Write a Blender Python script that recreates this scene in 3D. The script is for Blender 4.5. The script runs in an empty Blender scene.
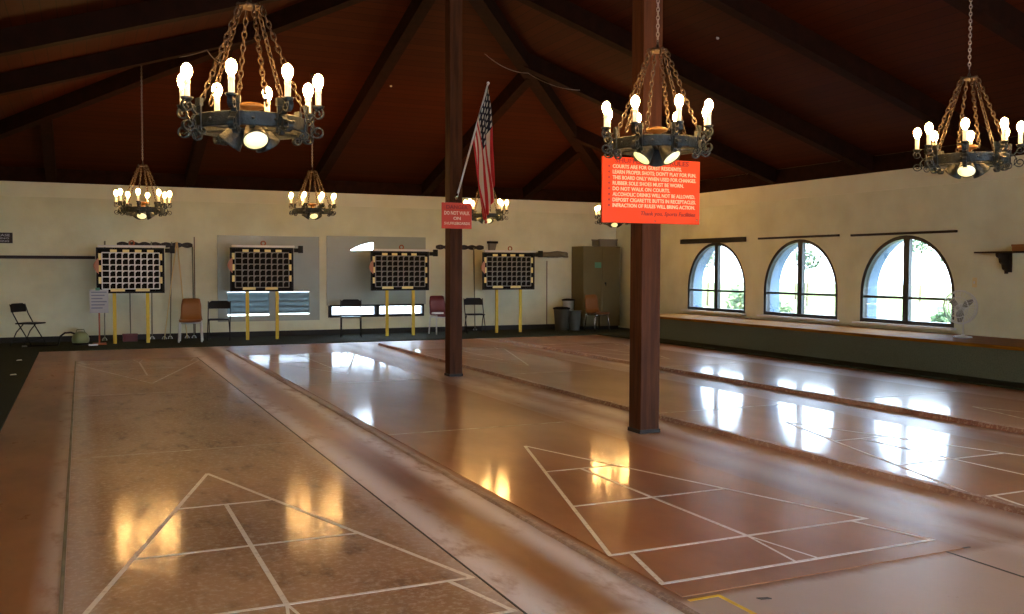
import bpy, bmesh, math, random
from mathutils import Vector, Matrix
random.seed(7)
F = 0.3048                      # the layout is written in feet, built in metres
SC = bpy.context.scene
COL = SC.collection
R = math.radians

# ------------------------------------------------------------ camera
cam = bpy.data.objects.new('camera', bpy.data.cameras.new('camera'))
COL.objects.link(cam)
PITCH, YAW, ROLL = 0.0413187, 0.4302014, 0.0030753
fw = Vector((math.sin(YAW)*math.cos(PITCH), math.cos(YAW)*math.cos(PITCH), -math.sin(PITCH)))
r0 = Vector((math.cos(YAW), -math.sin(YAW), 0)); u0 = r0.cross(fw)
rr = r0*math.cos(ROLL)+u0*math.sin(ROLL); uu = -r0*math.sin(ROLL)+u0*math.cos(ROLL)
cam.matrix_world = Matrix(((rr.x, uu.x, -fw.x, 0.3045*F), (rr.y, uu.y, -fw.y, -12.1724*F), (rr.z, uu.z, -fw.z, 4.9984*F), (0, 0, 0, 1)))
cam.data.sensor_width = 36; cam.data.lens = 938.17/1024*36; cam.data.clip_end = 500
SC.camera = cam

# ------------------------------------------------------------ world, sun, exposure
w = bpy.data.worlds.new('world'); SC.world = w; w.use_nodes = True
w.node_tree.nodes['Background'].inputs['Color'].default_value = (0.62, 0.80, 1.0, 1)
w.node_tree.nodes['Background'].inputs['Strength'].default_value = 4.5
sun = bpy.data.objects.new('sun', bpy.data.lights.new('sun', 'SUN')); COL.objects.link(sun)
sun.data.energy = 2.5; sun.data.angle = R(1); sun.data.color = (1, .95, .86)
sun.rotation_euler = (R(30), R(-38), 0)
SC.view_settings.view_transform = 'Standard'; SC.view_settings.look = 'None'
SC.view_settings.gamma = 1; SC.view_settings.exposure = 2.55
SC.view_settings.use_curve_mapping = False
BULB, LENS = 38.0, 0.2
SC.cycles.max_bounces = 8; SC.cycles.diffuse_bounces = 4; SC.cycles.glossy_bounces = 4
SC.cycles.sample_clamp_indirect = 4; SC.cycles.caustics_reflective = False
SC.cycles.caustics_refractive = False

# ------------------------------------------------------------ materials
def srgb(r, g, b):
    f = lambda c: (c/255/12.92) if c/255 <= .04045 else ((c/255+.055)/1.055)**2.4
    return (f(r), f(g), f(b), 1)
def mat(name, col, rough=.6, metal=0, spec=.5, noise=None, scale=5, bump=0, coat=0, coat_r=.1, stretch=(1, 1, 1), detail=4, bscale=None, contrast=(.3, .7)):
    m = bpy.data.materials.new(name); m.use_nodes = True; nt = m.node_tree; N = nt.nodes; L = nt.links
    b = N['Principled BSDF']
    b.inputs['Base Color'].default_value = col; b.inputs['Roughness'].default_value = rough
    b.inputs['Metallic'].default_value = metal; b.inputs['Specular IOR Level'].default_value = spec
    b.inputs['Coat Weight'].default_value = coat; b.inputs['Coat Roughness'].default_value = coat_r
    g = N.new('ShaderNodeNewGeometry'); mp = N.new('ShaderNodeMapping'); mp.inputs['Scale'].default_value = stretch
    L.new(g.outputs['Position'], mp.inputs['Vector'])
    if noise:
        t = N.new('ShaderNodeTexNoise'); t.inputs['Scale'].default_value = scale; t.inputs['Detail'].default_value = detail
        L.new(mp.outputs[0], t.inputs['Vector'])
        cr = N.new('ShaderNodeValToRGB'); cr.color_ramp.elements[0].color = noise; cr.color_ramp.elements[1].color = col
        cr.color_ramp.elements[0].position, cr.color_ramp.elements[1].position = contrast
        L.new(t.outputs['Fac'], cr.inputs['Fac']); L.new(cr.outputs['Color'], b.inputs['Base Color'])
    if bump:
        t2 = N.new('ShaderNodeTexNoise'); t2.inputs['Scale'].default_value = bscale or scale*3
        L.new(mp.outputs[0], t2.inputs['Vector'])
        bp = N.new('ShaderNodeBump'); bp.inputs['Strength'].default_value = bump; bp.inputs['Distance'].default_value = .01
        L.new(t2.outputs['Fac'], bp.inputs['Height']); L.new(bp.outputs['Normal'], b.inputs['Normal'])
    return m
def emis(name, col, s, base=None):
    m = mat(name, base or col, .4); b = m.node_tree.nodes['Principled BSDF']
    b.inputs['Emission Color'].default_value = col; b.inputs['Emission Strength'].default_value = s
    return m
def math_node(nt, op, a, b=None, c=None):
    n = nt.nodes.new('ShaderNodeMath'); n.operation = op
    for i, x in enumerate((a, b, c)):
        if x is None: continue
        if isinstance(x, (int, float)): n.inputs[i].default_value = x
        else: nt.links.new(x, n.inputs[i])
    return n.outputs[0]
def mixcol(nt, fac, a, b, mode='MIX'):
    n = nt.nodes.new('ShaderNodeMix'); n.data_type = 'RGBA'; n.blend_type = mode
    for s, x in ((n.inputs[0], fac), (n.inputs[6], a), (n.inputs[7], b)):
        if isinstance(x, (int, float, tuple)): s.default_value = x
        else: nt.links.new(x, s)
    return n.outputs[2]
def noise_of(nt, vec, scale, detail=4, rough=.5):
    t = nt.nodes.new('ShaderNodeTexNoise'); t.inputs['Scale'].default_value = scale
    t.inputs['Detail'].default_value = detail; t.inputs['Roughness'].default_value = rough
    nt.links.new(vec, t.inputs['Vector']); return t.outputs['Fac']
def ramp(nt, x, lo, hi):
    n = nt.nodes.new('ShaderNodeMapRange'); n.interpolation_type = 'SMOOTHSTEP'
    nt.links.new(x, n.inputs[0]); n.inputs[1].default_value = lo; n.inputs[2].default_value = hi
    return n.outputs[0]

def floor_mat(name, c1, c2, grain=0., rough=.3, coat=.6, coat_r=.12, scuffs=(), scuffcol=srgb(236, 226, 222), speck=.0, pale_v=None, rvar=.12):
    """sealed stained concrete: two browns in soft blotches, fine grain, chalky wear along given lines (u in feet)"""
    m = bpy.data.materials.new(name); m.use_nodes = True; nt = m.node_tree; b = nt.nodes['Principled BSDF']
    g = nt.nodes.new('ShaderNodeNewGeometry'); pos = g.outputs['Position']
    sep = nt.nodes.new('ShaderNodeSeparateXYZ'); nt.links.new(pos, sep.inputs[0])
    mp = nt.nodes.new('ShaderNodeMapping'); mp.inputs['Scale'].default_value = (1, .45, 1); nt.links.new(pos, mp.inputs[0])
    n1 = noise_of(nt, mp.outputs[0], 1.1, 5, .6); n2 = noise_of(nt, pos, 26, 4, .75); n3 = noise_of(nt, mp.outputs[0], 6, 5, .65)
    c = mixcol(nt, ramp(nt, n1, .35, .65), c1, c2)
    if grain:
        c = mixcol(nt, math_node(nt, 'MULTIPLY', ramp(nt, n2, .47, .66), grain), c, srgb(206, 178, 152))
        c = mixcol(nt, math_node(nt, 'MULTIPLY', ramp(nt, n3, .5, .8), grain*.9), c, srgb(66, 44, 30))
    if pale_v is not None:
        pv = ramp(nt, math_node(nt, 'ADD', sep.outputs[1], math_node(nt, 'MULTIPLY', n3, .1)), (pale_v+.25)*F, (pale_v-.05)*F)
        c = mixcol(nt, math_node(nt, 'MULTIPLY', pv, .75), c, srgb(206, 176, 156))
    tot = None
    for (u, wd, amt) in scuffs:
        d = math_node(nt, 'ABSOLUTE', math_node(nt, 'SUBTRACT', sep.outputs[0], u*F))
        k = math_node(nt, 'MULTIPLY', ramp(nt, d, wd*F, 0.0), amt)
        k = math_node(nt, 'MULTIPLY', k, ramp(nt, math_node(nt, 'ADD', math_node(nt, 'MULTIPLY', n3, .6), math_node(nt, 'MULTIPLY', n1, .5)), .36, .56))
        tot = k if tot is None else math_node(nt, 'MAXIMUM', tot, k)
    if tot is not None: c = mixcol(nt, tot, c, scuffcol)
    nt.links.new(c, b.inputs['Base Color'])
    rg = math_node(nt, 'ADD', rough-rvar/2, math_node(nt, 'MULTIPLY', n1, rvar))
    nt.links.new(rg, b.inputs['Roughness'])
    b.inputs['Coat Weight'].default_value = coat; b.inputs['Specular IOR Level'].default_value = .22
    cg = math_node(nt, 'ADD', coat_r*.7, math_node(nt, 'MULTIPLY', n3, coat_r*.6))
    if tot is not None: cg = math_node(nt, 'ADD', cg, math_node(nt, 'MULTIPLY', tot, .25))
    nt.links.new(cg, b.inputs['Coat Roughness'])
    bp = nt.nodes.new('ShaderNodeBump'); bp.inputs['Strength'].default_value = .12+grain*.3; bp.inputs['Distance'].default_value = .004
    nt.links.new(noise_of(nt, pos, 18, 3, .6), bp.inputs['Height'])
    nt.links.new(bp.outputs[0], b.inputs['Normal']); nt.links.new(bp.outputs[0], b.inputs['Coat Normal'])
    return m

M = {}
M['floor'] = floor_mat('stained_concrete', srgb(166, 112, 68), srgb(134, 88, 54), rough=.42, coat=.3, coat_r=.3, pale_v=-.55,
    scuffs=((-.1, .45, .6), (6.3, .75, .95), (7.95, .6, .95), (17.1, 1.0, .6), (15.6, .8, .4), (25.9, .5, .4)))
M['court_rough'] = floor_mat('worn_court_concrete', srgb(190, 150, 110), srgb(166, 124, 88), grain=.8, rough=.5, coat=.5, coat_r=.09, scuffs=((6, .5, .4), (0.2, .5, .35)))
M['court'] = floor_mat('sealed_court_concrete', srgb(186, 126, 80), srgb(166, 108, 68), grain=.0, rough=.34, coat=.6, coat_r=.09)
M['curb'] = floor_mat('kerb_concrete', srgb(176, 138, 114), srgb(136, 92, 72), grain=.7, rough=.55, coat=.1, coat_r=.3)
M['curb_pale'] = floor_mat('pale_kerb_concrete', srgb(196, 172, 154), srgb(132, 96, 76), grain=.7, rough=.55, coat=.1, coat_r=.3)
M['paint'] = mat('court_paint', srgb(240, 228, 212), .5, noise=srgb(190, 166, 142), scale=30, contrast=(.2, .45))
M['paint_dim'] = mat('worn_court_paint', srgb(206, 186, 158), .5, noise=srgb(150, 116, 84), scale=12, contrast=(.3, .7))
M['yellow_paint'] = mat('yellow_tape', srgb(255, 215, 40), .5, noise=srgb(230, 180, 30), scale=20)
M['grey_paint'] = mat('grey_tape', srgb(72, 66, 56), .6)
M['strip'] = mat('worn_grey_strip', srgb(150, 142, 118), .7, noise=srgb(118, 108, 86), scale=3)
M['wall'] = mat('cream_plaster', srgb(222, 222, 192), .85, noise=srgb(208, 206, 174), scale=2, bump=.25, bscale=26)
M['reveal'] = mat('skylit_blue_reveal', srgb(112, 136, 160), .8, noise=srgb(100, 124, 148), scale=2)
M['conduit'] = mat('brown_conduit', srgb(92, 70, 44), .6)
M['frieze'] = mat('cream_board', srgb(226, 224, 196), .8, noise=srgb(216, 212, 182), scale=1.5)
M['carpet'] = mat('dark_green_carpet', srgb(58, 60, 46), .97, spec=.1, noise=srgb(42, 46, 34), scale=60, bump=.5)
M['riser'] = mat('green_grey_bench_carpet', srgb(104, 108, 88), .97, spec=.1, noise=srgb(84, 90, 72), scale=60, bump=.4)
M['base'] = mat('dark_rubber_base', srgb(22, 22, 18), .7)
M['bench_wood'] = mat('varnished_bench_wood', srgb(150, 98, 16), .8, spec=.1, noise=srgb(104, 64, 10), scale=5, stretch=(8, .6, 8))
M['post'] = mat('brown_post', srgb(86, 48, 26), .7, spec=.15, noise=srgb(60, 32, 17), scale=6, stretch=(4, 4, .3), bump=.3)
M['beam'] = mat('dark_beam_wood', srgb(40, 17, 7), .8, spec=.08, noise=srgb(28, 11, 4), scale=4, stretch=(2, 2, 2))
M['iron'] = mat('blackened_iron', srgb(44, 52, 56), .5, metal=.4, noise=srgb(22, 26, 27), scale=25, bump=.4)
M['rust_chain'] = mat('bronze_chain', srgb(66, 44, 22), .5, metal=.3, noise=srgb(38, 25, 12), scale=30)
M['brass'] = mat('aged_brass_hub', srgb(110, 78, 40), .5, metal=.5)
M['silver_chain'] = mat('pale_chain', srgb(150, 138, 130), .45, metal=.6)
M['bulb'] = emis('lit_bulb', (1, .53, .16, 1), BULB, (1, 1, 1, 1))
M['sleeve_glow'] = emis('candle_sleeve', (1, .66, .3, 1), .13, srgb(235, 225, 200))  # bulb light on the sleeves, put in as a faint glow
M['lens'] = emis('lit_lens', (1, .84, .3, 1), LENS, (1, 1, 1, 1))
M['black'] = mat('black_metal', srgb(10, 10, 10), .6, spec=.25)
M['black_frame'] = mat('black_window_frame', srgb(20, 20, 22), .45)
M['yellow'] = mat('yellow_painted_wood', srgb(206, 176, 44), .55)
M['cream'] = mat('pale_yellow_plastic', srgb(228, 212, 140), .5)
M['white'] = mat('white_paint', srgb(215, 215, 210), .5)
M['sill'] = mat('glossy_white_sill', srgb(235, 238, 240), .25, coat=.6, coat_r=.12)
M['white_metal'] = mat('white_enamel', srgb(205, 205, 200), .4)
M['board'] = mat('black_board', srgb(9, 8, 8), .8, spec=.15)
M['grid'] = mat('grey_grid_line', srgb(116, 114, 108), .6)
M['grid_glare'] = mat('glare_grid_line', srgb(206, 208, 206), .5)  # glare on the first scoreboard, painted as lighter grid lines
M['pink'] = mat('faded_pink_disc', srgb(176, 120, 96), .6)
M['orange_sign'] = mat('orange_sign_board', srgb(238, 66, 0), .5, spec=.3)
M['red_sign'] = mat('red_orange_sign_board', srgb(216, 54, 10), .5)
M['sign_white'] = mat('sign_white_paint', srgb(250, 215, 180), .6)
M['sign_red'] = mat('sign_red_paint', srgb(150, 18, 8), .6)
M['chair_brown'] = mat('brown_moulded_plastic', srgb(132, 82, 34), .45)
M['chair_red'] = mat('burgundy_vinyl', srgb(92, 16, 18), .5)
M['chair_orange'] = mat('orange_brown_plastic', srgb(124, 74, 20), .5)
M['chrome'] = mat('chrome', srgb(190, 190, 186), .25, metal=.9)
M['cabinet'] = mat('olive_enamel', srgb(104, 94, 56), .6, noise=srgb(96, 86, 50), scale=2)
M['grey_plastic'] = mat('grey_plastic', srgb(120, 118, 108), .6)
M['bin'] = mat('taupe_bin_plastic', srgb(96, 90, 74), .6)
M['green_plastic'] = mat('pale_green_plastic', srgb(120, 130, 88), .4)
M['teal'] = mat('teal_paper', srgb(84, 140, 116), .7)
M['orange_post'] = mat('orange_brown_wood', srgb(150, 74, 28), .6)
M['paper'] = mat('pale_paper', srgb(178, 178, 182), .7)
M['paper_ink'] = mat('grey_blue_ink', srgb(124, 126, 146), .7)
M['dark_wood'] = mat('dark_stained_wood', srgb(34, 24, 18), .6, noise=srgb(22, 14, 10), scale=5, stretch=(2, 1, 8))
M['bamboo'] = mat('pale_cue_wood', srgb(222, 202, 146), .5)
M['grey_cue'] = mat('grey_green_cue', srgb(112, 114, 90), .5)
M['sheet'] = mat('grey_acrylic_sheet', srgb(158, 164, 150), .35, noise=srgb(146, 150, 136), scale=1.2)
M['canvas'] = mat('rolled_canvas', srgb(132, 124, 98), .8, noise=srgb(100, 92, 70), scale=10, stretch=(.5, 4, 4))
M['wire'] = mat('pale_wire', srgb(130, 110, 92), .5)
M['grass'] = mat('lawn', srgb(112, 124, 72), .9, noise=srgb(92, 106, 60), scale=.6, spec=.1)
M['pave'] = mat('pale_paving', srgb(140, 138, 130), .8, noise=srgb(124, 122, 114), scale=3)
M['leaf'] = mat('leaf_green', srgb(62, 88, 52), .8, noise=srgb(38, 62, 34), scale=2)
M['bark'] = mat('bark', srgb(96, 78, 60), .9)
M['stone'] = mat('pale_garden_wall', srgb(214, 196, 178), .85, noise=srgb(190, 170, 150), scale=2)

def ceiling_mat():
    m = bpy.data.materials.new('ceiling_planks'); m.use_nodes = True; nt = m.node_tree; b = nt.nodes['Principled BSDF']
    g = nt.nodes.new('ShaderNodeNewGeometry'); pos = g.outputs['Position']
    sep = nt.nodes.new('ShaderNodeSeparateXYZ'); nt.links.new(pos, sep.inputs[0])
    q = math_node(nt, 'DIVIDE', sep.outputs[2], .0508)
    row = math_node(nt, 'FLOOR', q); fr = math_node(nt, 'FRACT', q)
    wn = nt.nodes.new('ShaderNodeTexWhiteNoise'); wn.noise_dimensions = '1D'; nt.links.new(row, wn.inputs['W'])
    n = noise_of(nt, pos, 1.7, 5, .6)
    f = math_node(nt, 'ADD', math_node(nt, 'MULTIPLY', wn.outputs[0], .5), math_node(nt, 'MULTIPLY', n, .5))
    c = mixcol(nt, f, srgb(50, 16, 3), srgb(72, 28, 6))
    c = mixcol(nt, ramp(nt, fr, .10, .0), c, srgb(20, 7, 3))
    nt.links.new(c, b.inputs['Base Color']); b.inputs['Roughness'].default_value = .7; b.inputs['Specular IOR Level'].default_value = .08
    return m
M['ceiling'] = ceiling_mat()
def glass_mat():
    m = bpy.data.materials.new('window_glass'); m.use_nodes = True; nt = m.node_tree
    nt.nodes.remove(nt.nodes['Principled BSDF'])
    t = nt.nodes.new('ShaderNodeBsdfTransparent'); g = nt.nodes.new('ShaderNodeBsdfGlossy'); g.inputs['Roughness'].default_value = .02
    fr = nt.nodes.new('ShaderNodeFresnel'); fr.inputs[0].default_value = 1.45
    mx = nt.nodes.new('ShaderNodeMixShader'); nt.links.new(math_node(nt, 'MULTIPLY', fr.outputs[0], .6), mx.inputs[0])
    nt.links.new(t.outputs[0], mx.inputs[1]); nt.links.new(g.outputs[0], mx.inputs[2])
    nt.links.new(mx.outputs[0], nt.nodes['Material Output'].inputs[0]); return m
M['glass'] = glass_mat()
def milky_mat():
    m = bpy.data.materials.new('milky_acrylic'); m.use_nodes = True; nt = m.node_tree
    nt.nodes.remove(nt.nodes['Principled BSDF'])
    t = nt.nodes.new('ShaderNodeBsdfTransparent'); t.inputs[0].default_value = (.085, .105, .11, 1)
    d = nt.nodes.new('ShaderNodeBsdfTranslucent'); d.inputs[0].default_value = (.04, .046, .05, 1)
    g = nt.nodes.new('ShaderNodeBsdfDiffuse'); g.inputs[0].default_value = (.3, .34, .34, 1)
    a = nt.nodes.new('ShaderNodeAddShader'); a2 = nt.nodes.new('ShaderNodeMixShader'); a2.inputs[0].default_value = .4
    nt.links.new(d.outputs[0], a2.inputs[1]); nt.links.new(g.outputs[0], a2.inputs[2])
    nt.links.new(t.outputs[0], a.inputs[0]); nt.links.new(a2.outputs[0], a.inputs[1])
    nt.links.new(a.outputs[0], nt.nodes['Material Output'].inputs[0]); return m
M['milky'] = milky_mat()

# ------------------------------------------------------------ mesh helpers (feet)
class MB:
    def __init__(s): s.v = []; s.f = []; s.sm = []; s.uv = None
    def add(s, vs, fs, smooth=False):
        o = len(s.v); s.v += [tuple(x) for x in vs]
        for f in fs: s.f.append(tuple(i+o for i in f)); s.sm.append(smooth)
        return s
    def box(s, a, b):
        (x0, y0, z0), (x1, y1, z1) = a, b
        x0, x1 = sorted((x0, x1)); y0, y1 = sorted((y0, y1)); z0, z1 = sorted((z0, z1))
        return s.add([(x0, y0, z0), (x1, y0, z0), (x1, y1, z0), (x0, y1, z0), (x0, y0, z1), (x1, y0, z1), (x1, y1, z1), (x0, y1, z1)],
            [(0, 3, 2, 1), (4, 5, 6, 7), (0, 1, 5, 4), (1, 2, 6, 5), (2, 3, 7, 6), (3, 0, 4, 7)])
    def bbox(s, a, b, bev=.02):                        # box with chamfered edges
        bm = bmesh.new(); bmesh.ops.create_cube(bm, size=1)
        for v in bm.verts: v.co = Vector([(a[i]+b[i])/2+v.co[i]*(b[i]-a[i]) for i in range(3)])
        bmesh.ops.bevel(bm, geom=bm.edges[:], offset=bev, segments=2, affect='EDGES', profile=.6)
        return s.frombm(bm)
    def frombm(s, bm, smooth=False):
        bm.verts.index_update(); s.add([v.co[:] for v in bm.verts], [[v.index for v in f.verts] for f in bm.faces], smooth); bm.free(); return s
    def beam(s, p, q, wd, d, up=Vector((0, 0, 1))):     # p, q on the top centre line
        p, q = Vector(p), Vector(q); t = (q-p).normalized(); side = t.cross(up).normalized()*wd/2; dn = -Vector(up)*d
        v = [p-side, p+side, p+side+dn, p-side+dn, q-side, q+side, q+side+dn, q-side+dn]
        return s.add(v, [(0, 1, 2, 3), (7, 6, 5, 4), (0, 4, 5, 1), (1, 5, 6, 2), (2, 6, 7, 3), (3, 7, 4, 0)])
    def tube(s, pts, r, n=8, closed=False, caps=True):
        pts = [Vector(p) for p in pts]; m = len(pts); rs = r if isinstance(r, (list, tuple)) else [r]*m
        rings = []; prev = None
        for i, p in enumerate(pts):
            a = pts[(i-1) % m] if (closed or i > 0) else p; b = pts[(i+1) % m] if (closed or i < m-1) else p
            t = (b-a).normalized()
            if prev is None:
                ref = Vector((0, 0, 1)) if abs(t.z) < .9 else Vector((1, 0, 0)); x = t.cross(ref).normalized()
            else: x = (prev-t*prev.dot(t)).normalized()
            prev = x; y = t.cross(x)
            rings.append([p+(x*math.cos(2*math.pi*k/n)+y*math.sin(2*math.pi*k/n))*rs[i] for k in range(n)])
        v = [c for ring in rings for c in ring]; f = []
        for i in range(m if closed else m-1):
            j = (i+1) % m
            for k in range(n): l = (k+1) % n; f.append((i*n+k, i*n+l, j*n+l, j*n+k))
        if caps and not closed: f.append(tuple(range(n))[::-1]); f.append(tuple((m-1)*n+k for k in range(n)))
        return s.add(v, f, True)
    def strap(s, pts, wid, th, side):                  # flat bar along pts; side = direction of its width
        pts = [Vector(p) for p in pts]; side = Vector(side).normalized()*wid/2; m = len(pts); v = []; f = []
        for i, p in enumerate(pts):
            t = (pts[min(i+1, m-1)]-pts[max(i-1, 0)]).normalized(); n = t.cross(side).normalized()*th/2
            v += [p-side-n, p+side-n, p+side+n, p-side+n]
        for i in range(m-1):
            for k in range(4): l = (k+1) % 4; f.append((i*4+k, i*4+l, i*4+4+l, i*4+4+k))
        f += [(3, 2, 1, 0), tuple((m-1)*4+k for k in range(4))]
        return s.add(v, f)
    def lathe(s, prof, c=(0, 0, 0), n=20, axis=None, smooth=True):
        c = Vector(c); q = Matrix.Identity(3) if axis is None else Vector((0, 0, 1)).rotation_difference(Vector(axis)).to_matrix()
        v = []; f = []
        for (r, z) in prof:
            for k in range(n): v.append(c+q @ Vector((r*math.cos(2*math.pi*k/n), r*math.sin(2*math.pi*k/n), z)))
        for i in range(len(prof)-1):
            for k in range(n): l = (k+1) % n; f.append((i*n+k, i*n+l, i*n+n+l, i*n+n+k))
        if prof[0][0] > 1e-6: f.append(tuple(range(n))[::-1])
        if prof[-1][0] > 1e-6: f.append(tuple((len(prof)-1)*n+k for k in range(n)))
        return s.add(v, f, smooth)
    def prism(s, poly, d, axis='x', at=0.):            # polygon (a,b) extruded along axis from at to at+d
        def P(a, b, c): return {'x': (c, a, b), 'y': (a, c, b), 'z': (a, b, c)}[axis]
        n = len(poly); v = [P(a, b, at) for a, b in poly]+[P(a, b, at+d) for a, b in poly]
        f = [tuple(range(n))[::-1], tuple(range(n, 2*n))]+[(i, (i+1) % n, n+(i+1) % n, n+i) for i in range(n)]
        return s.add(v, f)
    def link_chain(s, p, q, ln=.13, r=.011, n=5, seg=10):
        p, q = Vector(p), Vector(q); d = q-p; L = d.length; k = max(1, round(L/(ln*.78))); t = d.normalized()
        ref = Vector((0, 0, 1)) if abs(t.z) < .95 else Vector((1, 0, 0)); x = t.cross(ref).normalized(); y = t.cross(x)
        for i in range(k):
            c = p+d*((i+.5)/k); a = x if i % 2 else y
            pts = [c+t*(ln*.52*math.cos(2*math.pi*j/seg))+a*(ln*.27*math.sin(2*math.pi*j/seg)) for j in range(seg)]
            s.tube(pts, r, n, closed=True)
        return s
    def mesh(s, name, mats, fix=True):
        me = bpy.data.meshes.new(name); me.from_pydata([(a*F, b*F, c*F) for a, b, c in s.v], [], s.f)
        me.polygons.foreach_set('use_smooth', s.sm)
        for m in (mats if isinstance(mats, (list, tuple)) else [mats]): me.materials.append(m)
        if fix:
            bm = bmesh.new(); bm.from_mesh(me); bmesh.ops.recalc_face_normals(bm, faces=bm.faces); bm.to_mesh(me); bm.free()
        return me
def link(name, me, parent=None, loc=(0, 0, 0), rz=0.):
    o = bpy.data.objects.new(name, me); COL.objects.link(o)
    o.location = Vector(loc)*F; o.rotation_euler = (0, 0, rz)
    if parent: o.parent = parent
    return o
def obj(name, mb, m, parent=None, loc=(0, 0, 0), rz=0.):
    return link(name, mb.mesh(name, m), parent, loc, rz)
def tag(o, label=None, cat=None, group=None, kind=None):
    if label: o['label'] = label
    if cat: o['category'] = cat
    if group: o['group'] = group
    if kind: o['kind'] = kind
    return o
def thing(name, label, cat, loc=(0, 0, 0), rz=0., group=None):
    o = link(name, None, None, loc, rz); o.empty_display_size = .1
    return tag(o, label, cat, group)
def struct(name, mb, m, parent=None, loc=(0, 0, 0), rz=0., label=None):
    o = obj(name, mb, m, parent, loc, rz)
    if not parent: o['kind'] = 'structure'
    if label: o['label'] = label
    return o
def copy_tree(o, parent=None):
    c = o.copy(); COL.objects.link(c)
    if parent: c.parent = parent
    for ch in list(o.children): copy_tree(ch, c)
    return c
def cut(o, cutters):                                   # boolean holes, baked in
    for cm in cutters:
        me = cm.mesh('cutter', M['black']); c = bpy.data.objects.new('cutter', me); COL.objects.link(c); bpy.context.view_layer.update(); c.matrix_world = o.matrix_world.copy()
        md = o.modifiers.new('b', 'BOOLEAN'); md.operation = 'DIFFERENCE'; md.object = c; md.solver = 'EXACT'
        dg = bpy.context.evaluated_depsgraph_get(); nm = bpy.data.meshes.new_from_object(o.evaluated_get(dg))
        o.modifiers.clear(); old = o.data; o.data = nm; bpy.data.meshes.remove(old)
        bpy.data.objects.remove(c); bpy.data.meshes.remove(me)
def text_mb(mb, body, x, z, size, y, width=None, align='LEFT', italic=0):
    """lettering in the x-z plane facing -y, as thin solid letters"""
    cu = bpy.data.curves.new('t', 'FONT'); cu.body = body; cu.size = size; cu.extrude = .006; cu.offset = size*.012; cu.shear = italic; cu.resolution_u = 2
    o = bpy.data.objects.new('t', cu); COL.objects.link(o)
    bpy.context.view_layer.update()
    me = bpy.data.meshes.new_from_object(o.evaluated_get(bpy.context.evaluated_depsgraph_get()))
    xs = [v.co.x for v in me.vertices]; x0, x1 = min(xs), max(xs); k = (width/(x1-x0)) if width else 1
    off = {'LEFT': 0, 'CENTER': -(x1-x0)*k/2}[align]
    mb.add([(x+off+(v.co.x-x0)*k, y-v.co.z, z+v.co.y) for v in me.vertices], [tuple(p.vertices) for p in me.polygons])
    bpy.data.objects.remove(o); bpy.data.curves.remove(cu); bpy.data.meshes.remove(me)

# ------------------------------------------------------------ room shell
UL, UR, VB, VF = -9.9, 41.5, 56.5, -17.0       # inner faces of the walls
EAVE, WTOP, APEX, UC = 11.45, 10.5, 19.7, 15.8
VH1, VH2 = 28.4, 12.15                          # the two posts = the two ends of the ridge
TH = 1.3
def arch(c, hw, z0, zs, zt, n=24):
    """outline of an arched opening, (across, up)"""
    p = [(c-hw, z0), (c+hw, z0)]
    for i in range(n+1):
        a = math.pi*i/n; p.append((c+hw*math.cos(a), zs+(zt-zs)*math.sin(a)))
    return p
mb = MB().box((UL-TH, VF-TH, -.6), (UR+TH, VB+TH, 0)); floor = struct('floor', mb, M['floor'], label='brown stained concrete floor between the courts')
WIN_R = [(42.75, 3.35), (34.15, 3.35), (25.75, 3.25)]
WIN_RN_FILL = [(7.5, 3.3), (-1.2, 3.3), (-9.9, 3.3)]  # out of view on the near right wall, added for daylight
WIN_F_FILL = [(-3.0, 3.0), (8.0, 3.0), (19.0, 3.0), (30.0, 3.0)]  # unseen windows behind the camera, added as fill for the near floor
WZ0, WZS, WZT = 1.98, 3.6, 6.88
wr = struct('wall_right', MB().box((UR, VF-TH, 0), (UR+TH, VB+TH, EAVE)), M['wall'])
cut(wr, [MB().prism(arch(c, h, WZ0, WZS, WZT), 4, 'x', UR-1) for c, h in WIN_R+WIN_RN_FILL])
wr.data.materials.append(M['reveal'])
for p_ in wr.data.polygons:                      # blue skylight on the window openings, put into their colour
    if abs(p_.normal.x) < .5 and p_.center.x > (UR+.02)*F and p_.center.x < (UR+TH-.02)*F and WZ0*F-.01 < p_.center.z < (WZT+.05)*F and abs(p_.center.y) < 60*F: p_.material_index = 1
wb = struct('wall_back', MB().box((UL-TH, VB, 0), (UR, VB+TH, EAVE)), M['wall'])
WIN_B = [(12.5, 3.15, 1.5, 3.6, 6.7), (20.6, 3.75, 1.3, 3.5, 7.2)]
cut(wb, [MB().prism(arch(c, h, a, b, t), 4, 'y', VB-1) for c, h, a, b, t in WIN_B])
struct('wall_left', MB().box((UL-TH, VF-TH, 0), (UL, VB, EAVE)), M['wall'])
wf = struct('wall_front', MB().box((UL, VF-TH, 0), (UR, VF, EAVE)), M['wall'])
cut(wf, [MB().prism(arch(c, h, .8, 4.2, 7.2), 4, 'y', VF-TH-1) for c, h in WIN_F_FILL])
# hipped roof: underside planks with real thickness
a, b, c, d = (UL-TH, VF-TH), (UR+TH, VF-TH), (UR+TH, VB+TH), (UL-TH, VB+TH)
k = (APEX-EAVE)/(UC-UL); ez = EAVE-TH*k
rv = [(a[0], a[1], ez), (b[0], b[1], ez), (c[0], c[1], ez), (d[0], d[1], ez), (UC, VH2, APEX), (UC, VH1, APEX)]
rf = [(0, 1, 4), (1, 2, 5, 4), (2, 3, 5), (3, 0, 4, 5)]
roof = MB().add(rv+[(x, y, z+.4) for x, y, z in rv], [f[::-1] for f in rf]+[tuple(i+6 for i in f) for f in rf]+[(0, 1, 7, 6), (1, 2, 8, 7), (2, 3, 9, 8), (3, 0, 6, 9)])
struct('ceiling', roof, M['ceiling'])
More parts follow.
